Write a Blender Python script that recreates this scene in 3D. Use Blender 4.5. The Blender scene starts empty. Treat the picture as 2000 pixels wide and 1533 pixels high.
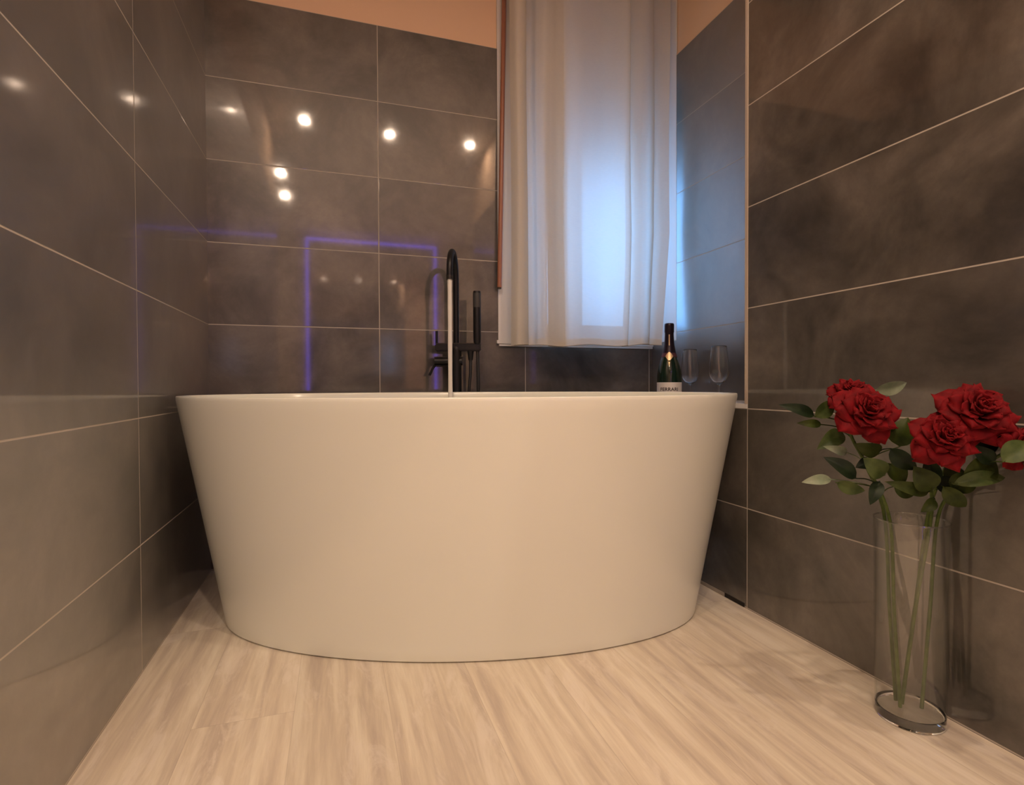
import bpy, bmesh, math, random
from mathutils import Vector, Matrix
random.seed(7)
PI = math.pi
SC = bpy.context.scene
COL = SC.collection

# ------------------------------------------------------------------ camera
F, CX, CY = 1056.4, 1000.0, 766.5
YAW, PITCH, ROLL, CAMZ = .3133, -.0151, .0043, .679
fwd = Vector((math.sin(YAW)*math.cos(PITCH), math.cos(YAW)*math.cos(PITCH), math.sin(PITCH)))
rgt = Vector((math.cos(YAW), -math.sin(YAW), 0))
dwn = -rgt.cross(fwd)
R2 = math.cos(ROLL)*rgt + math.sin(ROLL)*dwn
D2 = -math.sin(ROLL)*rgt + math.cos(ROLL)*dwn
CAM = Vector((0, 0, CAMZ))
cd = bpy.data.cameras.new('camera'); cam = bpy.data.objects.new('camera', cd); COL.objects.link(cam)
cd.sensor_fit = 'HORIZONTAL'; cd.sensor_width = 36.0; cd.lens = 36.0*F/2000.0
cd.clip_start = .02; cd.clip_end = 100
cam.matrix_world = Matrix(((R2.x, -D2.x, -fwd.x, CAM.x), (R2.y, -D2.y, -fwd.y, CAM.y), (R2.z, -D2.z, -fwd.z, CAM.z), (0, 0, 0, 1)))
SC.camera = cam

def at(x, y, t):
    """point seen at pixel x, y of the photograph at camera depth t (metres)"""
    return CAM + t*(fwd + (x-CX)/F*R2 + (y-CY)/F*D2)

# ------------------------------------------------------------------ world, exposure
w = bpy.data.worlds.new('dusk'); SC.world = w; w.use_nodes = True
bg = w.node_tree.nodes['Background']
bg.inputs['Color'].default_value = (.22, .50, 1.0, 1); bg.inputs['Strength'].default_value = 6.2
SC.view_settings.view_transform = 'Standard'; SC.view_settings.look = 'None'
SC.view_settings.gamma = 1; SC.view_settings.use_curve_mapping = False
SC.view_settings.exposure = 0.0
WARM = (1.0, .735, .535)

# ------------------------------------------------------------------ room measures
UL, UR, VB, UN, VE, VN = -.4436, 1.1695, 2.2206, 1.4146, 1.3226, 2.03
ZT = 2.103       # tile top
ZC = 2.60        # ceiling
ZL = .617        # ledge top
VR0, VR1, UW0, UW1 = -.25, -2.84, -1.5, 2.2   # rear part of the room

# ------------------------------------------------------------------ materials
def mat(name):
    m = bpy.data.materials.new(name); m.use_nodes = True
    nt = m.node_tree; return m, nt, nt.nodes['Principled BSDF']
def N(nt, t, **k):
    n = nt.nodes.new(t)
    for a, v in k.items(): setattr(n, a, v)
    return n
def math_n(nt, op, a, b=None, c=None):
    n = N(nt, 'ShaderNodeMath', operation=op)
    for i, x in enumerate((a, b, c)):
        if x is None: continue
        if isinstance(x, (int, float)): n.inputs[i].default_value = x
        else: nt.links.new(x, n.inputs[i])
    return n.outputs[0]
def mixc(nt, f, a, b, mode='MIX'):
    n = N(nt, 'ShaderNodeMix', data_type='RGBA', blend_type=mode)
    for s, x in ((n.inputs[0], f), (n.inputs[6], a), (n.inputs[7], b)):
        if isinstance(x, (int, float)): s.default_value = x
        elif isinstance(x, tuple): s.default_value = (*x, 1) if len(x) == 3 else x
        else: nt.links.new(x, s)
    return n.outputs[2]
def ramp(nt, x, stops):
    r = N(nt, 'ShaderNodeValToRGB'); e = r.color_ramp.elements
    while len(e) < len(stops): e.new(.5)
    for i, (p, c) in enumerate(stops): e[i].position = p; e[i].color = (*c, 1)
    nt.links.new(x, r.inputs[0]); return r.outputs[0]
def simple(name, col, rough=.5, metal=0, coat=0, **k):
    m, nt, b = mat(name)
    b.inputs['Base Color'].default_value = (*col, 1); b.inputs['Roughness'].default_value = rough
    b.inputs['Metallic'].default_value = metal; b.inputs['Coat Weight'].default_value = coat
    for a, v in k.items(): b.inputs[a.replace('_', ' ')].default_value = v
    return m
def bumped(m, scale, strength, dist=.002, stretch=None):
    nt = m.node_tree; b = nt.nodes['Principled BSDF']
    g = N(nt, 'ShaderNodeNewGeometry'); n = N(nt, 'ShaderNodeTexNoise'); n.inputs['Scale'].default_value = scale
    src = g.outputs['Position']
    if stretch:
        mp = N(nt, 'ShaderNodeMapping'); mp.inputs['Scale'].default_value = stretch
        nt.links.new(src, mp.inputs[0]); src = mp.outputs[0]
    nt.links.new(src, n.inputs['Vector'])
    bp = N(nt, 'ShaderNodeBump'); bp.inputs['Strength'].default_value = strength; bp.inputs['Distance'].default_value = dist
    nt.links.new(n.outputs['Fac'], bp.inputs['Height']); nt.links.new(bp.outputs[0], b.inputs['Normal'])
    return m

def tile_mat(name, axis, off, width, seed, lo=(.024, .0215, .019), hi=(.140, .123, .106), rough=.07, coat=1.0, crough=.42, cior=1.62):
    """cement-look glazed tile 30 cm high; axis 0 = X, 1 = Y runs along the wall"""
    m, nt, b = mat(name); L = nt.links.new
    g = N(nt, 'ShaderNodeNewGeometry'); sp = N(nt, 'ShaderNodeSeparateXYZ'); L(g.outputs['Position'], sp.inputs[0])
    s = math_n(nt, 'DIVIDE', math_n(nt, 'SUBTRACT', sp.outputs[axis], off), width)
    z = math_n(nt, 'DIVIDE', math_n(nt, 'SUBTRACT', sp.outputs[2], .003), .3)
    def edge(x, size):
        fr = math_n(nt, 'FRACT', x)
        d = math_n(nt, 'MULTIPLY', math_n(nt, 'MINIMUM', fr, math_n(nt, 'SUBTRACT', 1.0, fr)), size)
        return d
    d = math_n(nt, 'MINIMUM', edge(s, width), edge(z, .3))
    grout = math_n(nt, 'LESS_THAN', d, .00155)
    cid = N(nt, 'ShaderNodeCombineXYZ'); L(math_n(nt, 'FLOOR', s), cid.inputs[0]); L(math_n(nt, 'FLOOR', z), cid.inputs[1]); cid.inputs[2].default_value = seed
    wn = N(nt, 'ShaderNodeTexWhiteNoise', noise_dimensions='3D'); L(cid.outputs[0], wn.inputs['Vector'])
    offv = N(nt, 'ShaderNodeVectorMath', operation='MULTIPLY_ADD'); L(wn.outputs['Color'], offv.inputs[0]); offv.inputs[1].default_value = (7, 7, 7); L(g.outputs['Position'], offv.inputs[2])
    n1 = N(nt, 'ShaderNodeTexNoise'); n1.inputs['Scale'].default_value = 3.2; n1.inputs['Detail'].default_value = 7; n1.inputs['Roughness'].default_value = .62; n1.inputs['Distortion'].default_value = .5
    L(offv.outputs[0], n1.inputs['Vector'])
    n2 = N(nt, 'ShaderNodeTexNoise'); n2.inputs['Scale'].default_value = 26; n2.inputs['Detail'].default_value = 8; n2.inputs['Roughness'].default_value = .7
    L(offv.outputs[0], n2.inputs['Vector'])
    mid = tuple((a+c)/2*.92 for a, c in zip(lo, hi))
    c1 = ramp(nt, n1.outputs['Fac'], [(.33, lo), (.5, mid), (.68, hi)])
    c2 = mixc(nt, .45, c1, ramp(nt, n2.outputs['Fac'], [(.3, (.55, .55, .55)), (.7, (1.35, 1.35, 1.35))]), 'MULTIPLY')
    tv = math_n(nt, 'MULTIPLY_ADD', wn.outputs['Value'], .22, .89)
    tvc = N(nt, 'ShaderNodeCombineColor'); [L(tv, tvc.inputs[i]) for i in range(3)]
    c3 = mixc(nt, 1.0, c2, tvc.outputs[0], 'MULTIPLY')
    c4 = mixc(nt, grout, c3, (.46, .42, .37))
    L(c4, b.inputs['Base Color'])
    ra = math_n(nt, 'MULTIPLY_ADD', n2.outputs['Fac'], .06, rough-.05)
    L(math_n(nt, 'MAXIMUM', ra, math_n(nt, 'MULTIPLY', grout, .85)), b.inputs['Roughness'])
    L(math_n(nt, 'MULTIPLY', math_n(nt, 'SUBTRACT', 1.0, grout), coat), b.inputs['Coat Weight'])
    L(math_n(nt, 'MULTIPLY_ADD', n2.outputs['Fac'], .05, crough-.025), b.inputs['Coat Roughness'])
    b.inputs['IOR'].default_value = 1.65; b.inputs['Coat IOR'].default_value = cior
    bp = N(nt, 'ShaderNodeBump'); bp.inputs['Strength'].default_value = .35; bp.inputs['Distance'].default_value = .0015
    hgt = math_n(nt, 'MINIMUM', d, .003)
    L(math_n(nt, 'MULTIPLY', hgt, 300), bp.inputs['Height']); L(bp.outputs[0], b.inputs['Normal'])
    return m
M_tile_back = tile_mat('cement_tile_back', 0, .1645, .6165, 1)
M_tile_left = tile_mat('cement_tile_left', 1, 1.4786, .75, 2, rough=.075, crough=.45, cior=2.8)
M_tile_right = tile_mat('cement_tile_right', 1, VE, 1.2, 3)
M_tile_niche = tile_mat('cement_tile_niche', 1, VE-.01, 1.2, 4, rough=.25, crough=.32, cior=3.1)
M_paint = bumped(simple('orange_beige_paint', (.84, .60, .41), .75), 60, .2)
M_white_paint = bumped(simple('white_gloss_paint', (.80, .78, .75), .35), 40, .1)
M_ceiling = bumped(simple('ceiling_paint', (.80, .74, .66), .8), 50, .15)
M_rear = bumped(simple('beige_rear_paint', (.62, .52, .42), .7), 60, .2)
M_edge = simple('cream_edge_profile', (.52, .44, .36), .4)

# floor: pale whitewashed laminate, boards running away from the camera
def floor_mat():
    m, nt, b = mat('whitewashed_laminate'); L = nt.links.new
    g = N(nt, 'ShaderNodeNewGeometry'); sp = N(nt, 'ShaderNodeSeparateXYZ'); L(g.outputs['Position'], sp.inputs[0])
    bx = math_n(nt, 'DIVIDE', math_n(nt, 'ADD', sp.outputs[0], 5.03), .19)
    row = math_n(nt, 'FLOOR', bx)
    wn0 = N(nt, 'ShaderNodeTexWhiteNoise', noise_dimensions='1D'); L(row, wn0.inputs['W'])
    by = math_n(nt, 'ADD', math_n(nt, 'DIVIDE', math_n(nt, 'ADD', sp.outputs[1], 9.3), 1.28), math_n(nt, 'MULTIPLY', wn0.outputs['Value'], 1.0))
    idv = N(nt, 'ShaderNodeCombineXYZ'); L(row, idv.inputs[0]); L(math_n(nt, 'FLOOR', by), idv.inputs[1])
    wn = N(nt, 'ShaderNodeTexWhiteNoise', noise_dimensions='3D'); L(idv.outputs[0], wn.inputs['Vector'])
    off = N(nt, 'ShaderNodeVectorMath', operation='MULTIPLY_ADD'); L(wn.outputs['Color'], off.inputs[0]); off.inputs[1].default_value = (5, 5, 0); L(g.outputs['Position'], off.inputs[2])
    def stretched(sx, sy, detail, rough, dist=0.0):
        mp = N(nt, 'ShaderNodeMapping'); mp.inputs['Scale'].default_value = (sx, sy, 1); L(off.outputs[0], mp.inputs[0])
        n = N(nt, 'ShaderNodeTexNoise'); n.inputs['Scale'].default_value = 1; n.inputs['Detail'].default_value = detail
        n.inputs['Roughness'].default_value = rough; n.inputs['Distortion'].default_value = dist
        L(mp.outputs[0], n.inputs['Vector']); return n.outputs['Fac']
    a = stretched(26, 1.6, 5, .6, .3); c = stretched(75, 5, 6, .7, .6); e = stretched(16, 3.5, 7, .72, 1.0)
    base = ramp(nt, a, [(.34, (.55, .48, .40)), (.5, (.68, .61, .49)), (.66, (.80, .745, .61))])
    fine = ramp(nt, c, [(.3, (.89, .87, .86)), (.7, (1.07, 1.07, 1.07))])
    c1 = mixc(nt, .8, base, fine, 'MULTIPLY')
    c1 = mixc(nt, math_n(nt, 'MULTIPLY', ramp_f(nt, e, .50, .62), .55), c1, (.80, .74, .64))
    tv = math_n(nt, 'MULTIPLY_ADD', wn.outputs['Value'], .14, .93)
    tvc = N(nt, 'ShaderNodeCombineColor'); [L(tv, tvc.inputs[i]) for i in range(3)]
    c2 = mixc(nt, 1.0, c1, tvc.outputs[0], 'MULTIPLY')
    fx = math_n(nt, 'FRACT', bx); dx = math_n(nt, 'MULTIPLY', math_n(nt, 'MINIMUM', fx, math_n(nt, 'SUBTRACT', 1.0, fx)), .19)
    fy = math_n(nt, 'FRACT', by); dy = math_n(nt, 'MULTIPLY', math_n(nt, 'MINIMUM', fy, math_n(nt, 'SUBTRACT', 1.0, fy)), 1.28)
    gap = math_n(nt, 'LESS_THAN', math_n(nt, 'MINIMUM', dx, dy), .0007)
    L(mixc(nt, math_n(nt, 'MULTIPLY', gap, .25), c2, (.22, .16, .12)), b.inputs['Base Color'])
    b.inputs['Roughness'].default_value = .42
    bp = N(nt, 'ShaderNodeBump'); bp.inputs['Strength'].default_value = .12; bp.inputs['Distance'].default_value = .001
    L(c, bp.inputs['Height']); L(bp.outputs[0], b.inputs['Normal'])
    return m
def ramp_f(nt, x, a, b_):
    mr = N(nt, 'ShaderNodeMapRange', clamp=True); nt.links.new(x, mr.inputs[0]); mr.inputs[1].default_value = a; mr.inputs[2].default_value = b_
    return mr.outputs[0]
M_floor = floor_mat()

M_tub = simple('glossy_white_acrylic', (.86, .893, .80), .28, coat=.5, Coat_Roughness=.12)
M_black = simple('matt_black_metal', (.012, .012, .014), .38, .3)
M_black2 = simple('black_metal_edge', (.05, .045, .04), .3, .5)
M_hose = simple('black_rubber', (.02, .02, .022), .5)
M_grey = simple('grey_spray_face', (.05, .05, .052), .6)
M_chrome = simple('chrome', (.8, .8, .82), .12, 1)
M_wood = bumped(simple('reddish_brown_wood', (.36, .15, .09), .35), 60, .3, stretch=(8, 8, .3))
M_silver = simple('silver_fitting', (.35, .33, .30), .4, .6)

def glass_mat(name, col=(1, 1, 1), rough=0.0, ior=1.5):
    m, nt, b = mat(name); b.inputs['Base Color'].default_value = (*col, 1); b.inputs['Roughness'].default_value = rough
    b.inputs['IOR'].default_value = ior; b.inputs['Transmission Weight'].default_value = 1; return m
M_glass = glass_mat('clear_glass', (.97, .99, .985))
M_wglass = glass_mat('wine_glass', (.99, .99, .99))
M_water = glass_mat('water', (.97, .98, .97), .08, 1.33)
def pane_mat():
    m = bpy.data.materials.new('frosted_pane'); m.use_nodes = True; nt = m.node_tree
    for n in list(nt.nodes): nt.nodes.remove(n)
    o = N(nt, 'ShaderNodeOutputMaterial'); t = N(nt, 'ShaderNodeBsdfTranslucent'); t.inputs[0].default_value = (.90, .93, .94, 1)
    g = N(nt, 'ShaderNodeBsdfGlossy'); g.inputs['Roughness'].default_value = .25
    fr = N(nt, 'ShaderNodeFresnel'); fr.inputs[0].default_value = 1.5
    mx = N(nt, 'ShaderNodeMixShader'); nt.links.new(fr.outputs[0], mx.inputs[0]); nt.links.new(t.outputs[0], mx.inputs[1]); nt.links.new(g.outputs[0], mx.inputs[2]); nt.links.new(mx.outputs[0], o.inputs[0]); return m
M_pane = pane_mat()
def sheer_mat():
    m = bpy.data.materials.new('sheer_voile'); m.use_nodes = True; nt = m.node_tree; L = nt.links.new
    for n in list(nt.nodes): nt.nodes.remove(n)
    o = N(nt, 'ShaderNodeOutputMaterial')
    g = N(nt, 'ShaderNodeNewGeometry')
    mp = N(nt, 'ShaderNodeMapping'); mp.inputs['Scale'].default_value = (60, 60, 420); L(g.outputs['Position'], mp.inputs[0])
    n = N(nt, 'ShaderNodeTexNoise'); n.inputs['Scale'].default_value = 1; n.inputs['Detail'].default_value = 3; L(mp.outputs[0], n.inputs['Vector'])
    dif = N(nt, 'ShaderNodeBsdfDiffuse'); dif.inputs[0].default_value = (.90, .86, .78, 1)
    tl = N(nt, 'ShaderNodeBsdfTranslucent'); tl.inputs[0].default_value = (.82, .80, .74, 1)
    tr = N(nt, 'ShaderNodeBsdfTransparent'); tr.inputs[0].default_value = (1, .99, .97, 1)
    m1 = N(nt, 'ShaderNodeMixShader'); m1.inputs[0].default_value = .48; L(dif.outputs[0], m1.inputs[1]); L(tl.outputs[0], m1.inputs[2])
    m2 = N(nt, 'ShaderNodeMixShader'); L(math_n(nt, 'MULTIPLY_ADD', n.outputs['Fac'], .08, .895), m2.inputs[0]); L(tr.outputs[0], m2.inputs[1]); L(m1.outputs[0], m2.inputs[2])
    L(m2.outputs[0], o.inputs[0]); return m
M_sheer = sheer_mat()
def emis(name, col, s):
    m, nt, b = mat(name); b.inputs['Base Color'].default_value = (*col, 1)
    b.inputs['Emission Color'].default_value = (*col, 1); b.inputs['Emission Strength'].default_value = s; return m

# ------------------------------------------------------------------ mesh helpers
def link(name, bm, m, parent=None, smooth=False, loc=None):
    me = bpy.data.meshes.new(name); bmesh.ops.recalc_face_normals(bm, faces=bm.faces[:]); bm.to_mesh(me); bm.free()
    for mm in (m if isinstance(m, (list, tuple)) else [m]): me.materials.append(mm)
    if smooth:
        for p in me.polygons: p.use_smooth = True
        try: me.set_sharp_from_angle(angle=math.radians(smooth if smooth is not True else 40))
        except Exception: pass
    o = bpy.data.objects.new(name, me); COL.objects.link(o)
    if parent is not None:
        o.parent = parent; o.matrix_parent_inverse = Matrix.Translation(-Vector(parent.location)) if parent.type == 'EMPTY' else Matrix()
    return o
def thing(name, label, cat, loc, group=None):
    o = bpy.data.objects.new(name, None); o.location = loc; o.empty_display_size = .05; COL.objects.link(o)
    o['label'] = label; o['category'] = cat
    if group: o['group'] = group
    return o
def tag(o, label, cat, group=None, kind=None):
    o['label'] = label; o['category'] = cat
    if group: o['group'] = group
    if kind: o['kind'] = kind
    return o
def struct(o): o['kind'] = 'structure'; return o
def box(bm, x0, x1, y0, y1, z0, z1, mi=0):
    vs = [bm.verts.new(p) for p in ((x0,y0,z0),(x1,y0,z0),(x1,y1,z0),(x0,y1,z0),(x0,y0,z1),(x1,y0,z1),(x1,y1,z1),(x0,y1,z1))]
    for f in ((0,3,2,1),(4,5,6,7),(0,1,5,4),(1,2,6,5),(2,3,7,6),(3,0,4,7)):
        fc = bm.faces.new([vs[i] for i in f]); fc.material_index = mi
    return bm
def boxes(*bs):
    bm = bmesh.new()
    for b_ in bs: box(bm, *b_)
    return bm
def rings(bm, pts, close_a=True, close_b=True, loop=False):
    rv = [[bm.verts.new(p) for p in r] for r in pts]; n = len(rv[0])
    K = len(rv)
    for i in range(K if loop else K-1):
        a, b_ = rv[i], rv[(i+1) % K]
        for j in range(n): bm.faces.new((a[j], a[(j+1) % n], b_[(j+1) % n], b_[j]))
    if not loop:
        if close_a: bm.faces.new(rv[0][::-1])
        if close_b: bm.faces.new(rv[-1])
    return bm
def lathe(bm, prof, c=(0, 0), n=48, axis=None):
    """prof [(r,z)], closed at ends with small radius"""
    pts = [[Vector((c[0]+max(r, 1e-5)*math.cos(2*PI*j/n), c[1]+max(r, 1e-5)*math.sin(2*PI*j/n), z)) for j in range(n)] for r, z in prof]
    return rings(bm, pts)
def smooth_path(P, sub=8):
    P = [Vector(p) for p in P]; out = []
    for i in range(len(P)-1):
        p0 = P[max(i-1, 0)]; p1 = P[i]; p2 = P[i+1]; p3 = P[min(i+2, len(P)-1)]
        for k in range(sub):
            t = k/sub
            out.append(.5*((2*p1)+(-p0+p2)*t+(2*p0-5*p1+4*p2-p3)*t*t+(-p0+3*p1-3*p2+p3)*t**3))
    out.append(P[-1]); return out
def tube(bm, P, r, n=12, rf=None):
    P = [Vector(p) for p in P]; pts = []; up = None
    for i, p in enumerate(P):
        t = (P[min(i+1, len(P)-1)]-P[max(i-1, 0)]).normalized()
        if up is None:
            up = Vector((0, 0, 1)) if abs(t.z) < .9 else Vector((1, 0, 0))
        a = (up-t*up.dot(t)).normalized(); b_ = t.cross(a); up = a
        rr = r if rf is None else rf(i/(len(P)-1))
        pts.append([p+rr*(a*math.cos(2*PI*j/n)+b_*math.sin(2*PI*j/n)) for j in range(n)])
    return rings(bm, pts)

# ------------------------------------------------------------------ setting
struct(link('floor', boxes((UW0-.1, UW1+.1, VR1-.1, 2.5, -.05, 0)), M_floor))
struct(link('ceiling', boxes((UW0-.1, UW1+.1, VR1-.1, 2.5, ZC, ZC+.05)), M_ceiling))
TT = .006
# back wall with the window opening (solid wall, tile slab on its face)
WU0, WU1, WZ0, WZ1 = .672, UN, .842, 2.45
struct(link('wall_back', boxes(
    (UL-.1, WU0, VB+TT, 2.46, 0, ZC, 0), (WU0, WU1, VB+TT, 2.46, 0, WZ0, 0), (WU0, WU1, VB+TT, 2.46, WZ1, ZC, 0),
    (UL, .658, VB, VB+TT, 0, ZT, 1), (.658, UN, VB, VB+TT, 0, WZ0-.001, 1)), [M_paint, M_tile_back]))
struct(link('wall_left', boxes((UL-.1, UL-TT, VR0, VB+TT, 0, ZC, 0), (UL-TT, UL, VR0, VB, 0, ZT, 1)), [M_paint, M_tile_left]))
# right wall, thick; its far end forms the niche beside the window
struct(link('wall_right', boxes((UR+TT, UN+.12, VR0, VE-TT, 0, ZC, 0), (UR, UR+TT, VR0, VE-.0005, 0, ZT, 1),
    (UR+.02, UN, VE-TT, VE, ZL, ZT, 1), (UR, UR+TT, VE, VB, 0, .603, 1), (UR+TT, UN, VE, VB, 0, .603, 1)), [M_paint, M_tile_right]))
struct(link('wall_niche', boxes((UN+TT, UN+.12, VE-TT, 2.46, 0, ZC, 0), (UN, UN+TT, VE, VB, .603, .868, 1), (UN, UN+TT, VE, VN, .868, ZT, 1),
    ), [M_paint, M_tile_niche]))
struct(link('trim_niche_ledge', boxes((UR-.001, UR+.02, VE, 2.2, .6035, ZL), (UR+.02, UN-.0005, VE, VB-.0005, .6035, ZL-.0005)), simple('white_edge_profile', (.78, .77, .76), .3)))
struct(link('trim_niche_corner', boxes((UR-.002, UR+.0185, VE-.0005, VE+.010, .6175, ZC-.001)), M_edge))
struct(link('trim_floor_gap', boxes((UR-.0015, UR-.0002, 1.42, 1.80, .001, .012, 0), (UR-.0015, UR-.0002, VE+.01, 1.42, .001, .013, 1)), [simple('old_mortar', (.40, .36, .31), .8), simple('dark_gap', (.015, .012, .01), .9)]))
# right side window lining (on the niche wall behind the tile edge)
# window
win = struct(link('window_1', boxes(
    (.6582, .748, VB-.004, VB+.075, .868, WZ1), (1.345, UN-.001, VB+.02, VB+.075, .868, WZ1),
    (.748, 1.345, VB+.02, VB+.075, 2.40, WZ1), (.748, 1.345, VB+.02, VB+.075, .868, .90)), M_white_paint))
struct(link('window_lining', boxes((UN-.0008, UN+.004, VN+.001, VB+.019, .869, ZC-.002)), M_white_paint, win))
def sheet(x0, x1, y, z0, z1):
    bm = bmesh.new(); bm.faces.new([bm.verts.new(p) for p in ((x0, y, z0), (x1, y, z0), (x1, y, z1), (x0, y, z1))]); return bm
def casement(x0, x1, zt, zb, y0, y1, w_=.05):
    return boxes((x0, x0+w_, y0, y1, zb, zt), (x1-w_, x1, y0, y1, zb, zt), (x0+w_, x1-w_, y0, y1, zb, zb+w_), (x0+w_, x1-w_, y0, y1, zt-w_, zt))
struct(link('window_sash', boxes((.750, .895, VB+.03, VB+.07, .902, 2.20), (.974, 1.02, VB+.03, VB+.07, .902, 2.20), (.895, .974, VB+.03, VB+.07, .902, .947), (.895, .974, VB+.03, VB+.07, 2.155, 2.20)), M_white_paint, win))
struct(link('window_sash', boxes((1.022, 1.067, VB+.03, VB+.07, .902, 2.20), (1.307, 1.343, VB+.03, VB+.07, .902, 2.20), (1.067, 1.307, VB+.03, VB+.07, .902, .947), (1.067, 1.307, VB+.03, VB+.07, 2.155, 2.20)), M_white_paint, win))
struct(link('window_transom', boxes((.750, 1.343, VB+.025, VB+.072, 2.202, 2.27)), M_white_paint, win))
struct(link('window_pane', sheet(.893, .976, VB+.05, .946, 2.156), M_pane, win))
struct(link('window_pane', sheet(1.066, 1.308, VB+.05, .946, 2.156), M_pane, win))
struct(link('window_pane', sheet(.750, 1.343, VB+.05, 2.271, 2.399), M_pane, win))
struct(link('window_sill', boxes((.650, UN-.002, VB-.013, VB+.0045, .853, .8675), (WU0+.001, UN-.002, VB+.0045, VB+.2, .8425, .8675), (.660, UN-.004, VB-.009, VB-.0002, .8425, .853)), M_white_paint, win))
for zc in (2.107, 1.546, 1.0):
    bm = bmesh.new(); tube(bm, [(.7475, VB-.008, zc-.032), (.7475, VB-.008, zc+.032)], .006, 10)
    struct(link('window_hinge', bm, M_white_paint, win, smooth=True))
# roller shutter outside, lowered half way
bm = bmesh.new()
z = 1.66
while z < 2.44:
    box(bm, .674, UN-.003, 2.40, 2.412, z, z+.044); box(bm, .674, UN-.003, 2.403, 2.409, z+.044, z+.05); z += .05
sh = struct(link('window_shutter', bm, simple('beige_shutter_slats', (.62, .56, .47), .5), win))

# rear part of the room, seen only in reflections
struct(link('wall_rear', boxes((UW0-.1, UW1+.1, VR1-.1, VR1, 0, ZC)), M_rear))
struct(link('wall_rear_left', boxes((UW0-.1, UW0, VR1, VR0, 0, ZC), (UW0, UL-.1, VR0, VR0+.1, 0, ZC)), M_rear))
struct(link('wall_rear_right', boxes((UW1, UW1+.1, VR1, VR0, 0, ZC), (UN+.12, UW1+.1, VR0, VR0+.1, 0, ZC)), M_rear))
# mirror with LED outline on the rear wall
mt = thing('wall_mirror', 'tall dark mirror edged by a thin violet blue light strip', 'mirror', (.47, VR1, .0))
link('mirror_glass', boxes((-.32, 1.26, VR1+.004, VR1+.02, .02, 2.50)), simple('dark_mirror', (.9, .88, .88), .02, 1), mt)
link('light_strip', boxes((-.352, -.332, VR1+.004, VR1+.024, .02, 2.53), (1.264, 1.284, VR1+.004, VR1+.024, .02, 2.53), (-.332, 1.264, VR1+.004, VR1+.024, 2.51, 2.53)), emis('violet_led', (.18, .12, 1.0), 7), mt)

# downlights
M_lens = emis('warm_lens', WARM, 4)
spots = [(-.205, .24, 8.7), (.40, .20, 8.7), (1.03, .20, 8.7), (-.463, -.85, 14), (-.482, -1.475, 14), (2.0, -1.0, 19), (1.95, -1.7, 19)]  # last two are added fill lamps, placed where no reflection shows them
def downlight(x, y, power, lab):
    t = thing('ceiling_downlight', lab, 'ceiling light', (x, y, ZC), 'recessed downlights in the ceiling')
    bm = bmesh.new(); n = 40
    prof = [(.047, ZC-.0005), (.047, ZC-.006), (.036, ZC-.008), (.034, ZC-.004), (.034, ZC-.0005)]
    rings(bm, [[Vector((x+r*math.cos(2*PI*j/n), y+r*math.sin(2*PI*j/n), z_)) for j in range(n)] for r, z_ in prof], loop=True)
    link('trim_ring', bm, M_chrome, t, smooth=True)
    bm = bmesh.new(); lathe(bm, [(.033, ZC-.003), (.033, ZC-.001)], (x, y), 32); link('lamp_lens', bm, M_lens, t)
    ld = bpy.data.lights.new('downlight_lamp', 'AREA'); ld.shape = 'DISK'; ld.size = .05; ld.energy = power; ld.color = WARM; ld.spread = math.radians(170)
    lo = bpy.data.objects.new('downlight_lamp', ld); COL.objects.link(lo); lo.parent = t; lo.location = (0, 0, -.009)
for i, (x, y, p) in enumerate(spots):
    downlight(x, y, p, 'warm recessed ceiling downlight ' + ['above the tub end nearest the left wall', 'above the middle of the row over the tub', 'in the tub row nearest the right wall', 'of the rear room closest to the left wall', 'farther back by the left wall', 'added as unseen fill at the rear room right side, front one', 'added as unseen fill at the rear room right side, back one'][i])

# ------------------------------------------------------------------ bathtub
TC, TH = Vector((.3666, 1.6009)), -.2753
def ell(a, b_, z, n=160):
    c, s = math.cos(TH), math.sin(TH)
    return [Vector((TC.x+a*math.cos(q)*c-b_*math.sin(q)*s, TC.y+a*math.cos(q)*s+b_*math.sin(q)*c, z)) for q in (2*PI*j/n for j in range(n))]
A0, B0, A1, B1, HT = .6975, .3295, .8146, .4506, .6505
prof = [(A0-.012, B0-.012, 0.0), (A0-.010, B0-.010, .0035), (A0-.001, B0-.001, .004), (A0+.0005, B0+.0005, .008)]
for k in range(1, 25):
    f = k/24; e = f + .035*math.sin(PI*f)*0
    prof.append((A0+(A1-A0)*e, B0+(B1-B0)*e, .008+(HT-.010-.008)*f))
prof += [(A1-.0001, B1-.0001, HT-.0022), (A1-.0006, B1-.0006, HT-.0008), (A1-.0018, B1-.0018, HT), (A1-.013, B1-.013, HT), (A1-.0145, B1-.0145, HT-.0012), (A1-.016, B1-.016, HT-.005)]
for k in range(1, 19):
    f = k/18; q = f**1.6
    prof.append((A1-.018-(A1-.60)*q*.75, B1-.018-(B1-.26)*q*.75, HT-.005-(HT-.19)*f))
prof += [(.60, .235, .150), (.56, .20, .135), (.40, .14, .130), (.04, .04, .126)]
tub = thing('bathtub', 'large white freestanding oval bathtub with flared sides on the pale floor', 'bathtub', (TC.x, TC.y, 0))
bm = bmesh.new(); rings(bm, [ell(*p) for p in prof]); link('tub_shell', bm, M_tub, tub, smooth=50)
bm = bmesh.new(); lathe(bm, [(.038, .1275), (.038, .1315), (.034, .133), (.001, .133)], (TC.x, TC.y), 32); link('drain', bm, M_chrome, tub, smooth=True)['label'] = 'round chrome drain'

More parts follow.
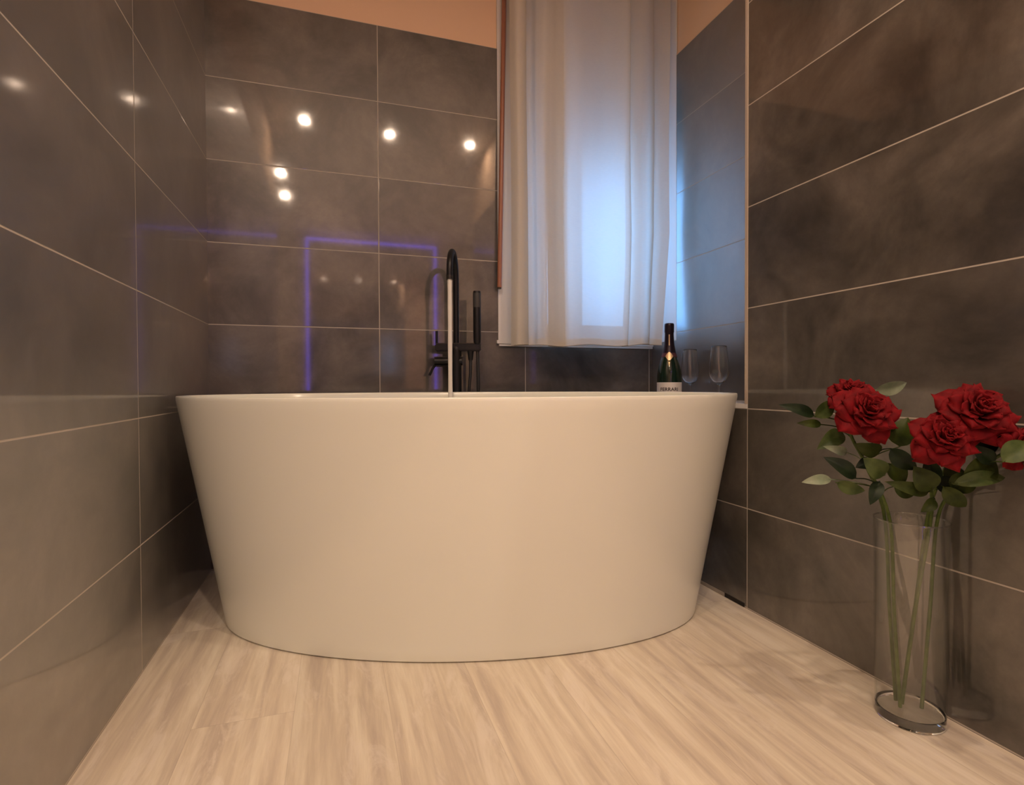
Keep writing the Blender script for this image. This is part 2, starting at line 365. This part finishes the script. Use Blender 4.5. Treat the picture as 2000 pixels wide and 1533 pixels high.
# ------------------------------------------------------------------ faucet (freestanding, black)
FC = Vector((.456, 2.128, 0)); FR = Vector((rgt.x, rgt.y, 0)).normalized()
def fl(a, z, b_=0.0):   # a metres to the right, b away
    return Vector((FC.x+FR.x*a-FR.y*b_, FC.y+FR.y*a+FR.x*b_, z))
fa = thing('bath_faucet', 'black floor-standing bath faucet with gooseneck spout and hand shower behind the tub', 'faucet', (FC.x, FC.y, 0))
bm = bmesh.new(); lathe(bm, [(.045, 0), (.045, .008), (.04, .012), (.022, .014), (.0205, .02), (.0205, .812), (.0205, .822), (.013, .84), (.0125, .845)], (FC.x, FC.y), 40)
link('column', bm, M_black, fa, smooth=True)
sd = (Vector((.398, 1.965, 0))-Vector((FC.x, FC.y, 0))); reach = sd.length; sd.normalize(); rad = reach/2
gp = [Vector((FC.x, FC.y, .83)), Vector((FC.x, FC.y, 1.0)), Vector((FC.x, FC.y, 1.10))]
for k in range(1, 17):
    q = PI*k/16; gp.append(Vector((FC.x, FC.y, 1.10))+sd*(rad-rad*math.cos(q))+Vector((0, 0, rad*math.sin(q)*.98)))
gp.append(gp[-1]+Vector((0, 0, -.032)))
tip = gp[-1]
bm = bmesh.new(); tube(bm, gp, .0118, 20); link('spout', bm, M_black, fa, smooth=True)
bm = bmesh.new(); tube(bm, [tip+Vector((0, 0, .012)), tip+Vector((0, 0, -.003))], .0128, 20); link('aerator', bm, M_black2, fa, smooth=True)
def bar(bm, a0, a1, z0, z1, dpt=.014):
    vs = []
    for zz in (z0, z1):
        for a, b_ in ((a0, -dpt), (a1, -dpt), (a1, dpt), (a0, dpt)): vs.append(bm.verts.new(fl(a, zz, b_)))
    for f in ((0,3,2,1),(4,5,6,7),(0,1,5,4),(1,2,6,5),(2,3,7,6),(3,0,4,7)): bm.faces.new([vs[i] for i in f])
    return bm
bm = bar(bmesh.new(), -.083, .098, .812, .842, .017); bmesh.ops.bevel(bm, geom=bm.edges[:], offset=.004, segments=2, affect='EDGES'); link('mixer_body', bm, M_black, fa, smooth=True)
bm = bar(bmesh.new(), -.081, .097, .8405, .8445, .0145); link('top_plate', bm, M_black2, fa)
bm = bmesh.new(); tube(bm, [fl(-.078, .84), fl(-.078, .893)], .0052, 14); link('diverter_knob', bm, M_black, fa, smooth=True)
bm = bmesh.new(); tube(bm, [fl(-.086, .772), fl(.024, .772)], .0165, 24); link('valve_barrel', bm, M_black, fa, smooth=True)
bm = bar(bmesh.new(), -.088, .026, .7865, .7905, .012); link('barrel_plate', bm, M_black2, fa)
bm = bmesh.new(); tube(bm, [fl(-.082, .762), fl(-.096, .742), fl(-.108, .716)], .005, 12); link('lever_handle', bm, M_black, fa, smooth=True)
bm = bmesh.new(); lathe(bm, [(.010, .895), (.0125, .84), (.0145, .85), (.0155, .87), (.0155, 1.045), (.0145, 1.05), (.001, 1.05)], tuple(fl(.084, 0, -.006)[:2]), 28)
hs = link('hand_shower', bm, M_black, fa, smooth=True)
bm = bmesh.new(); c = fl(.084, 0, -.006)
lathe(bm, [(.0157, .985), (.0159, .987), (.0159, 1.040), (.0157, 1.042)], (c.x, c.y), 28); link('spray_face', bm, M_grey, hs, smooth=True)['label'] = 'dark grey ribbed spray face'
bm = bmesh.new(); tube(bm, [fl(.057, .815), fl(.057, .80), fl(.057, .785), fl(.057, .776)], .012, 18, rf=lambda f: .0135-.005*f); link('hose_nut', bm, M_black, fa, smooth=True)
hp = smooth_path([fl(.057, .78), fl(.056, .72), fl(.050, .65), fl(.045, .45), fl(.05, .28), fl(.068, .235), fl(.084, .28), fl(.087, .45), fl(.087, .65), fl(.086, .76), fl(.085, .835)], 8)
bm = bmesh.new(); tube(bm, hp, .0062, 12); link('shower_hose', bm, M_hose, fa, smooth=True)
# running water
sp_ = [tip+Vector((0, 0, -.003)), tip+Vector((-.0004, -.002, -.15)), tip+Vector((-.001, -.006, -.42)), Vector((tip.x-.002, tip.y-.014, .36)), Vector((tip.x-.003, tip.y-.02, .142))]
ws = smooth_path(sp_, 10)
bm = bmesh.new(); tube(bm, ws, .009, 16, rf=lambda f: .0084-.0008*f+.0003*math.sin(f*40))
m_stream, nt_, b_s = mat('aerated_water'); b_s.inputs['Base Color'].default_value = (.95, .93, .88, 1); b_s.inputs['Roughness'].default_value = .25; b_s.inputs['Transmission Weight'].default_value = .12; b_s.inputs['IOR'].default_value = 1.33
tag(link('water_stream', bm, m_stream, smooth=True), 'straight whitish stream of water falling from the black spout into the tub', 'water', kind='stuff')

# ------------------------------------------------------------------ curtain
cur = thing('sheer_curtain', 'cream sheer curtain hanging over the window beside the copper coloured rod', 'curtain', (1.04, 2.09, .84))
def cu(px):  # fraction 0..1 across the curtain
    return (px-1005)/(1310-1005)
fold = [(1003, .012), (1012, -.022), (1024, -.018), (1034, .015), (1022, .030), (1012, .022), (1010, .034), (1026, .040), (1044, .026), (1050, -.004), (1062, -.026), (1076, -.016), (1090, .000), (1106, .008), (1108, .020), (1094, .030), (1076, .024), (1072, .014), (1090, .016), (1120, -.010),
        (1150, -.004), (1180, .004), (1205, -.002), (1224, -.014), (1232, -.004), (1224, .010), (1228, .020), (1242, .014), (1256, -.008), (1268, -.012), (1282, .002), (1278, .012), (1268, .014), (1276, .022), (1294, .018), (1304, .004), (1311, -.010)]
pth = smooth_path([Vector((cu(a), d, 0)) for a, d in fold], 9)
C0, C1 = Vector((.687, 2.105)), Vector((1.382, 2.045))
ZH = .838
bm = bmesh.new(); NZ = 60; g_ = []
for iz in range(NZ+1):
    fz = iz/NZ; zz = ZH+(2.47-ZH)*fz; row = []
    for i, p in enumerate(pth):
        s_ = p.x; sway = (1-fz)
        # right edge swings inwards near the bottom, folds wander a little with height
        s2 = s_ - .055*max(0, s_-.55)/.45*max(0, 1-fz/.30)**1.0*1.0 + .006*math.sin(fz*5+s_*9)*(1-fz)
        dep = p.y*(1.15-.35*sway*(.5+.5*math.sin(s_*7))) + .004*math.sin(s_*13+fz*9)
        if s_ > .93: s2 += .006*math.sin(fz*9)
        P = C0.lerp(C1, s2)
        hem = .004*math.sin(s_*16)+.010*s_ if iz == 0 else .010*s_*(1-fz)
        row.append(bm.verts.new((P.x+dep*.08, P.y+dep, zz+hem)))
    g_.append(row)
for a, b_ in zip(g_[:-1], g_[1:]):
    for i in range(len(a)-1): bm.faces.new((a[i], a[i+1], b_[i+1], b_[i]))
link('curtain_cloth', bm, M_sheer, cur, smooth=180)
bm = bmesh.new()   # hem: a narrow doubled band with piping along the bottom
hemline = []
for i, p in enumerate(pth):
    s_ = p.x; s2 = s_ - .055*max(0, s_-.55)/.45 + .006*math.sin(s_*9); dep = p.y*(1.15-.35*(.5+.5*math.sin(s_*7)))+.004*math.sin(s_*13); P = C0.lerp(C1, s2)
    hemline.append(Vector((P.x+dep*.08, P.y+dep-.0006, ZH+.004*math.sin(s_*16)+.010*s_)))
r0 = [bm.verts.new(v) for v in hemline]; r1 = [bm.verts.new(v+Vector((0, -.0004, .026))) for v in hemline]
for i in range(len(r0)-1): bm.faces.new((r0[i], r0[i+1], r1[i+1], r1[i]))
hem = link('hem', bm, M_sheer, cur, smooth=180); hem['label'] = 'doubled hem band'
bm = bmesh.new(); tube(bm, hemline[::3]+[hemline[-1]], .0016, 6); link('hem_piping', bm, simple('hem_thread', (.5, .45, .38), .8), cur, smooth=True)
bm = bmesh.new(); tube(bm, [(.60, 2.085, 2.48), (1.40, 2.06, 2.48)], .010, 12)
rl = link('curtain_rail', bm, M_white_paint, smooth=True); tag(rl, 'slim white curtain rail spanning above the window under the ceiling', 'rail')
# wooden rod
p0, p1 = Vector((.6865, 2.192, 2.47)), Vector((.6565, 2.192, 1.088))
rod = thing('pull_rod', 'slim reddish brown wooden rod hanging beside the sheer curtain', 'rod', tuple(p1))
bm = bmesh.new(); tube(bm, [p0, p1], .0098, 16); link('rod_shaft', bm, M_wood, rod, smooth=True)
bm = bmesh.new(); tube(bm, [p1, p1+Vector((0, 0, -.006))], .0085, 14); link('rod_cap', bm, simple('dark_cap', (.05, .03, .02), .5), rod, smooth=True)['label'] = 'dark end cap'

# ------------------------------------------------------------------ champagne bottle
bc = Vector((1.229, 1.811)); zb = ZL
bt = thing('champagne_bottle', 'dark green champagne bottle with black foil neck and white label on the niche ledge', 'bottle', (bc.x, bc.y, zb))
def arc(p, n=4):   # smooth a profile
    return [(v.x, v.y) for v in smooth_path([Vector((a, b_, 0)) for a, b_ in p], n)]
body = [(.002, zb+.001), (.040, zb), (.045, zb+.003), (.0468, zb+.010), (.0470, zb+.05)] + arc([(.0470, .683), (.0462, .712), (.0425, .735), (.0352, .763), (.0262, .792), (.0196, .8215), (.0170, .846), (.0160, .872)], 5)[0:] + [(.0155, .895), (.001, .896)]
bm = bmesh.new(); lathe(bm, body, tuple(bc), 56)
m_bot = simple('dark_green_glass', (.004, .018, .010), .06, coat=.6); link('bottle_body', bm, m_bot, bt, smooth=60)
foil = arc([(.0272, .7915), (.0206, .8225), (.0180, .846), (.0168, .868)], 5) + [(.0168, .876), (.0180, .8785), (.0182, .904), (.0176, .9105), (.0150, .9125), (.001, .9128)]
bm = bmesh.new(); lathe(bm, foil, tuple(bc), 48); link('neck_foil', bm, simple('purple_black_foil', (.018, .010, .022), .32, .4), bt, smooth=50)['label'] = 'purple black foil over the cork and neck'
# direction from bottle to camera
tc = Vector((-bc.x, -bc.y)).normalized(); ang0 = math.atan2(tc.y, tc.x)
def patch(r_of_z, z0, z1, half, off=.0006, nz=6, na=16, shape=None):
    bm = bmesh.new(); g = []
    for iz in range(nz+1):
        zz = z0+(z1-z0)*iz/nz; row = []
        for ia in range(na+1):
            s = -1+2*ia/na; wd = half if shape is None else half*shape(iz/nz)
            r = r_of_z(zz)+off; q = ang0+s*wd/r
            row.append(bm.verts.new((bc.x+r*math.cos(q), bc.y+r*math.sin(q), zz)))
        g.append(row)
    for a, b_ in zip(g[:-1], g[1:]):
        for i in range(na): bm.faces.new((a[i], a[i+1], b_[i+1], b_[i]))
    return bm
def rz(z):
    pr = body
    for (r0_, z0_), (r1_, z1_) in zip(pr[:-1], pr[1:]):
        if z0_ <= z <= z1_ and z1_ > z0_: return r0_+(r1_-r0_)*(z-z0_)/(z1_-z0_)
    return .017
link('label', patch(lambda z: .0470, .640, .684, .064, na=40), simple('white_paper_label', (.78, .75, .72), .5), bt, smooth=True)['label'] = 'white paper label with dark lettering'
M_gold = simple('gold_foil', (.62, .46, .27), .35, .6)
link('collar_band', patch(lambda z: rz(z), .782, .7975, .070, .0014, na=40), simple('dark_red_band', (.10, .03, .04), .45), bt, smooth=True)['label'] = 'dark red collar band'
link('badge', patch(lambda z: rz(z), .768, .800, .0150, .0022, nz=12, shape=lambda f: 1-abs(2*f-1)**1.3*.85), M_gold, bt, smooth=True)['label'] = 'gold diamond badge on the collar'
link('foil_stripe', patch(lambda z: rz(z)+.0013, .826, .868, .0022, .0012, nz=14, shape=lambda f: .8+.3*math.sin(f*50)), M_gold, bt, smooth=True)['label'] = 'gold lettering down the neck'
link('collar_tip', patch(lambda z: rz(z), .745, .7625, .0022, .0012, nz=8, shape=lambda f: f+.1), M_gold, bt, smooth=True)
# lettering on the label, bent round the glass
tcu = bpy.data.curves.new('t', 'FONT'); tcu.body = 'FERRARI'; tcu.size = .018; tcu.align_x = 'CENTER'; tcu.extrude = .0002; tcu.offset = .0004; tcu.space_character = 1.08
to = bpy.data.objects.new('t', tcu); COL.objects.link(to)
dg = bpy.context.evaluated_depsgraph_get(); tm = bpy.data.meshes.new_from_object(to.evaluated_get(dg)); bpy.data.objects.remove(to)
for v in tm.vertices:
    r = .0474+abs(v.co.z)*1; q = ang0+v.co.x/r; z_ = .6515+v.co.y
    v.co = Vector((bc.x+(r+.0004)*math.cos(q), bc.y+(r+.0004)*math.sin(q), z_))
tm.materials.clear(); tm.materials.append(simple('dark_ink', (.03, .02, .03), .6))
lo = bpy.data.objects.new('lettering', tm); COL.objects.link(lo); lo.parent = bt; lo.matrix_parent_inverse = Matrix.Translation(-Vector(bt.location)); lo['label'] = 'dark lettering FERRARI'

# ------------------------------------------------------------------ wine glasses
def wine_glass(c, lab, zt=.817):
    t = thing('wine_glass', lab, 'glass', (c[0], c[1], ZL), 'wine glasses on the niche ledge')
    o_ = arc([(.0270, zt), (.0305, .785), (.0345, .750), (.0350, .725), (.0300, .700), (.0170, .682), (.0060, .676), (.0036, .668), (.0034, .650), (.0036, .633), (.0070, .6235), (.0200, .6200), (.0330, .6185)], 4)
    i_ = arc([(.0040, .6815), (.0160, .6860), (.0288, .7025), (.0338, .726), (.0333, .750), (.0293, .785), (.0258, zt)], 4)
    prof = [(.001, ZL+.0002), (.0325, ZL+.0002)]+o_[::-1]+i_[::-1]+[(.001, .6805)]
    bm = bmesh.new(); lathe(bm, prof, c, 56); link('glass_body', bm, M_wglass, t, smooth=180)
wine_glass((1.368, 1.871), 'empty stemmed wine glass right beside the champagne bottle, the left one of two')
wine_glass((1.345, 1.668), 'empty stemmed wine glass farther from the bottle, nearer the right wall edge')

# ------------------------------------------------------------------ vase
vc = Vector((1.1005, .787))
va = thing('glass_vase', 'tall clear cylindrical glass vase on the floor by the right wall', 'vase', (vc.x, vc.y, 0))
HV = .402
m_thin = bpy.data.materials.new('thin_vase_glass'); m_thin.use_nodes = True; nt = m_thin.node_tree
for n in list(nt.nodes): nt.nodes.remove(n)
o = N(nt, 'ShaderNodeOutputMaterial'); tr = N(nt, 'ShaderNodeBsdfTransparent'); lw = N(nt, 'ShaderNodeLayerWeight'); lw.inputs[0].default_value = .25
nt.links.new(ramp(nt, lw.outputs['Facing'], [(.0, (.98, .985, .98)), (.75, (.95, .96, .955)), (.97, (.55, .60, .58))]), tr.inputs[0])
gl = N(nt, 'ShaderNodeBsdfGlossy'); gl.inputs['Roughness'].default_value = .03; mx = N(nt, 'ShaderNodeMixShader'); nt.links.new(ramp(nt, lw.outputs['Facing'], [(.0, (.06, .06, .06)), (.5, (.09, .09, .09)), (.85, (.34, .34, .34)), (1, (.9, .9, .9))]), mx.inputs[0]); nt.links.new(tr.outputs[0], mx.inputs[1]); nt.links.new(gl.outputs[0], mx.inputs[2]); nt.links.new(mx.outputs[0], o.inputs[0])
def vr(z): return .0595+.0045*max(0, z-.02)/(HV-.02)
prof = [(vr(z_), z_) for z_ in (.0225+k*(HV-.0225)/12 for k in range(13))] + [(vr(HV)-.0008, HV+.0012), (vr(HV)-.0020, HV)] + [(vr(z_)-.0022, z_) for z_ in (HV-k*(HV-.0225)/12 for k in range(1, 13))]
bm = bmesh.new(); n_ = 72
rings(bm, [[Vector((vc.x+r*math.cos(2*PI*j/n_), vc.y+r*math.sin(2*PI*j/n_), z_)) for j in range(n_)] for r, z_ in prof], loop=True)
link('vase_wall', bm, m_thin, va, smooth=50)
bm = bmesh.new(); lathe(bm, [(.001, .0004), (.055, .0004), (.0580, .0015), (.0592, .005), (.0593, .0215), (.0575, .0222), (.050, .0195), (.001, .0180)], tuple(vc), 72)
link('vase_base', bm, M_glass, va, smooth=40)['label'] = 'thick solid glass base'
bm = bmesh.new(); tube(bm, [Vector((vc.x+(vr(HV)-.001)*math.cos(2*PI*j/72), vc.y+(vr(HV)-.001)*math.sin(2*PI*j/72), HV+.0008)) for j in range(73)], .0014, 8)
link('vase_rim', bm, M_glass, va, smooth=True)

# ------------------------------------------------------------------ roses
def velvet():
    m, nt, b = mat('red_velvet_petal'); L = nt.links.new
    g = N(nt, 'ShaderNodeNewGeometry'); n = N(nt, 'ShaderNodeTexNoise'); n.inputs['Scale'].default_value = 60; n.inputs['Detail'].default_value = 4; L(g.outputs['Position'], n.inputs['Vector'])
    L(ramp(nt, n.outputs['Fac'], [(.3, (.095, .0006, .003)), (.7, (.20, .0015, .005))]), b.inputs['Base Color'])
    b.inputs['Roughness'].default_value = .75; b.inputs['Sheen Weight'].default_value = .15; b.inputs['Sheen Tint'].default_value = (1, .1, .1, 1); b.inputs['Specular IOR Level'].default_value = .2
    return m
M_rose = velvet()
def leafm(name, a, c, rough=.5):
    m, nt, b = mat(name); g = N(nt, 'ShaderNodeNewGeometry'); n = N(nt, 'ShaderNodeTexNoise'); n.inputs['Scale'].default_value = 45; n.inputs['Detail'].default_value = 5
    nt.links.new(g.outputs['Position'], n.inputs['Vector']); nt.links.new(ramp(nt, n.outputs['Fac'], [(.35, a), (.65, c)]), b.inputs['Base Color']); b.inputs['Roughness'].default_value = rough; b.inputs['Specular IOR Level'].default_value = .25
    return m
LM = [leafm('leaf_olive', (.018, .032, .004), (.042, .062, .008)), leafm('leaf_dark', (.005, .014, .006), (.014, .028, .009)), leafm('leaf_pale', (.18, .24, .15), (.28, .33, .23)), leafm('leaf_mid', (.035, .060, .014), (.075, .105, .030))]
M_stem = leafm('stem_green', (.05, .085, .015), (.09, .13, .03))
def frame(zax):
    z = zax.normalized(); x = (Vector((0, 0, 1)).cross(z)); x = x.normalized() if x.length > .05 else Vector((1, 0, 0)); y = z.cross(x); return x, y, z
def petal(bm, c, fr, th, r0, r1, h0, h1, half, curl, point, rnd, ns=9, nt_=9):
    X, Y, Z = fr; g = []
    for it in range(nt_+1):
        t = it/nt_; row = []
        wt = (math.sin(PI*min(1, (t*.62+.16)))**.75)*(1-max(0, (t-.72)/.28)**2.2*.93)
        for i in range(ns+1):
            s = -1+2*i/ns
            q = th+s*half*wt
            rr = r0+(r1-r0)*(t**1.15)+ point*max(0, t-.75)*4*.25*(1-abs(s))
            zz = h0+(h1-h0)*math.sin(t*PI/2)-curl*max(0, t-.45)**2*3 + .004*math.sin(s*3+rnd)*t - abs(s)**2*curl*.5*t
            rr += .003*math.sin(t*7+s*4+rnd)*t
            row.append(bm.verts.new(c+X*(rr*math.cos(q))+Y*(rr*math.sin(q))+Z*zz))
        g.append(row)
    for a, b_ in zip(g[:-1], g[1:]):
        for i in range(ns): bm.faces.new((a[i], a[i+1], b_[i+1], b_[i]))
def bloom(name, c, axis, R, parent, seed):
    rnd = random.Random(seed); fr = frame(axis); bm = bmesh.new(); k = R/.06
    # (n petals, r0, r1, h0, h1, half width, curl, point)
    for n, r0, r1, h0, h1, hw, cl, pt, ph in ((5, .010, .060, -.020, .010, .74, .018, .022, .0), (5, .009, .052, -.018, .018, .76, .013, .018, .5), (5, .008, .043, -.016, .026, .72, .010, .008, .2), (5, .006, .034, -.014, .031, .8, .006, .005, .75), (4, .005, .025, -.012, .034, 1.0, .003, .003, .3), (3, .004, .017, -.010, .036, 1.25, .0, .0, .9), (3, .003, .010, -.008, .037, 1.4, .0, .0, .2), (2, .001, .005, -.006, .036, 1.8, .0, .0, .5)):
        for j in range(n):
            th = 2*PI*(j+ph)/n+rnd.uniform(-.12, .12)
            petal(bm, c, fr, th, r0*k, r1*k*rnd.uniform(.93, 1.06), h0*k, h1*k*rnd.uniform(.9, 1.08), hw, cl*k*rnd.uniform(.6, 1.3), pt*k, rnd.uniform(0, 6))
    o = link(name, bm, M_rose, parent, smooth=180)
    sm = o.modifiers.new('thickness', 'SOLIDIFY'); sm.thickness = .0009
    return o
def leafmesh(bm, base, tip_, width, tilt, bend=.12, n=10, m=4):
    ax = tip_-base; Ln = ax.length; ax.normalize()
    view = (CAM-base).normalized()
    side = ax.cross(view).normalized(); nor = side.cross(ax).normalized()
    side = (side*math.cos(tilt)+nor*math.sin(tilt)).normalized(); nor = side.cross(ax)
    g = []
    for i in range(n+1):
        t = i/n; wd = width*.5*(math.sin(PI*t**.85)**.8)*(1-.15*t)+1e-4; row = []
        cpt = base+ax*Ln*t+nor*(bend*Ln*(math.sin(PI*t)-.6*t*t))
        ser = 1+.05*math.sin(t*60)
        for j in range(-m, m+1):
            s = j/m; row.append(bm.verts.new(cpt+side*(s*wd*ser)+nor*(abs(s)*wd*.28)))
        g.append(row)
    for a, b_ in zip(g[:-1], g[1:]):
        for i in range(2*m): bm.faces.new((a[i], a[i+1], b_[i+1], b_[i]))
def vl(a, b_, z): return Vector((vc.x+FR.x*a-FR.y*b_, vc.y+FR.y*a+FR.x*b_, z))
def up(v): return v.normalized()
roses = [
 # label, bloom px,py,depth, axis, radius, rim point, mid, bottom
 ('red rose topmost on the left, partly hidden behind another bloom', (1662, 772, 1.10), Vector((-.35, -.55, .75)), .046, [vl(-.020, .012, .028), vl(-.034, .012, .22), vl(-.046, .012, .41)], 11),
 ('red rose in front on the left, pointed petals fully shown', (1688, 806, 1.04), Vector((-.35, -.80, .45)), .060, [vl(-.028, -.012, .028), vl(-.040, -.010, .22), vl(-.048, -.008, .40)], 23),
 ('red rose lowest in the middle of the bunch', (1842, 858, .96), Vector((-.45, -.78, .45)), .054, [vl(-.016, 0, .028), vl(.010, 0, .22), vl(.036, -.006, .41)], 35),
 ('large red rose upper right behind the lowest one', (1906, 808, .955), Vector((-.45, -.72, .50)), .062, [vl(-.004, .016, .028), vl(.020, .014, .22), vl(.044, .012, .41)], 47),
 ('dark red rose at the far right cut by the photo edge', (1992, 876, .93), Vector((.15, -.85, .25)), .045, [vl(.012, -.016, .028), vl(.030, -.012, .22), vl(.050, -.006, .41)], 59),
]
leaves = {0: [((1590, 812), (1524, 790), 1.12, 22, 1), ((1592, 814), (1629, 782), 1.11, 30, 3), ((1604, 829), (1558, 826), 1.12, 16, 0), ((1646, 844), (1598, 876), 1.10, 32, 3), ((1654, 884), (1611, 872), 1.09, 17, 2), ((1711, 762), (1773, 748), 1.13, 27, 2)],
 1: [((1757, 872), (1772, 815), 1.08, 46, 0), ((1739, 876), (1791, 919), 1.03, 34, 1), ((1721, 880), (1671, 868), 1.05, 32, 0), ((1728, 928), (1688, 895), 1.03, 38, 3), ((1672, 934), (1611, 892), 1.05, 30, 1), ((1624, 936), (1567, 941), 1.06, 20, 2), ((1634, 942), (1690, 960), 1.04, 26, 3), ((1736, 905), (1768, 945), 1.06, 34, 0), ((1718, 940), (1700, 985), 1.04, 24, 1), ((1746, 950), (1788, 968), 1.05, 26, 0), ((1706, 905), (1672, 912), 1.07, 26, 1), ((1740, 850), (1712, 825), 1.09, 30, 0)],
 2: [((1822, 956), (1786, 912), .99, 44, 0), ((1815, 960), (1733, 942), 1.01, 26, 0), ((1842, 950), (1888, 992), .98, 32, 0), ((1830, 940), (1812, 890), .99, 30, 1), ((1834, 930), (1868, 968), 1.0, 34, 1), ((1826, 975), (1800, 1000), 1.0, 22, 0), ((1850, 905), (1885, 950), 1.0, 34, 0)],
 3: [((1880, 938), (1948, 895), .96, 52, 0), ((1862, 945), (1968, 930), .96, 30, 3), ((1862, 960), (1905, 920), .98, 40, 0), ((1900, 880), (1952, 868), .97, 34, 1)],
 4: [((1958, 902), (2012, 862), .90, 42, 3), ((1940, 905), (1900, 870), .95, 30, 1)]}
for k, (lab, (px, py, dp), ax, R, pts, seed) in enumerate(roses):
    hb = at(px, py, dp); axn = ax.normalized()
    t = thing('red_rose', lab+', in the glass vase', 'rose', tuple(pts[0]), 'red roses in the glass vase')
    bl = bloom('bloom', hb, axn, R, t, seed)
    neck = hb-axn*(R*.34); low = neck-axn*.035-Vector((0, 0, .02))
    last = pts[-1]
    path = smooth_path(pts+[last.lerp(low, .5)+Vector((0, 0, .012)), low, neck], 8)
    bm = bmesh.new(); tube(bm, path, .0032, 10, rf=lambda f: .0036-.0008*f); link('stem', bm, M_stem, t, smooth=True)
    bm = bmesh.new()   # calyx with sepals
    X, Y, Z = frame(axn)
    rings(bm, [[neck+Z*h+X*(r*math.cos(2*PI*j/14))+Y*(r*math.sin(2*PI*j/14)) for j in range(14)] for r, h in ((.002, -.008), (.006, -.004), (.008, .002), (.007, .007))])
    for j in range(5):
        q = 2*PI*j/5; d = X*math.cos(q)+Y*math.sin(q)
        leafmesh(bm, neck+d*.006, neck+d*R*.62-Z*.002, .010, 0, .1, 6, 2)
    link('calyx', bm, LM[3], t, smooth=180)
    for li, (b0, t0, d0, wpx, mi) in enumerate(leaves[k]):
        B_ = at(b0[0], b0[1], d0); T_ = at(t0[0], t0[1], d0+random.uniform(-.02, .01))
        bm = bmesh.new(); leafmesh(bm, B_, T_, wpx*d0/F*1.15, random.uniform(-.45, .45))
        cand = [q for q in path if .41 < q.z < B_.z+.01] or path[len(path)//2:]
        near = min(cand, key=lambda q: (q-B_).length+max(0, q.z-B_.z+.015)*2)
        tube(bm, smooth_path([near, near.lerp(B_, .5)+Vector((0, 0, .003)), B_, B_.lerp(T_, .1)], 5), .0011, 6)
        lo = link('leaf', bm, LM[mi], t, smooth=180)
        if mi == 2: lo['label'] = 'pale grey green underside of a leaf'
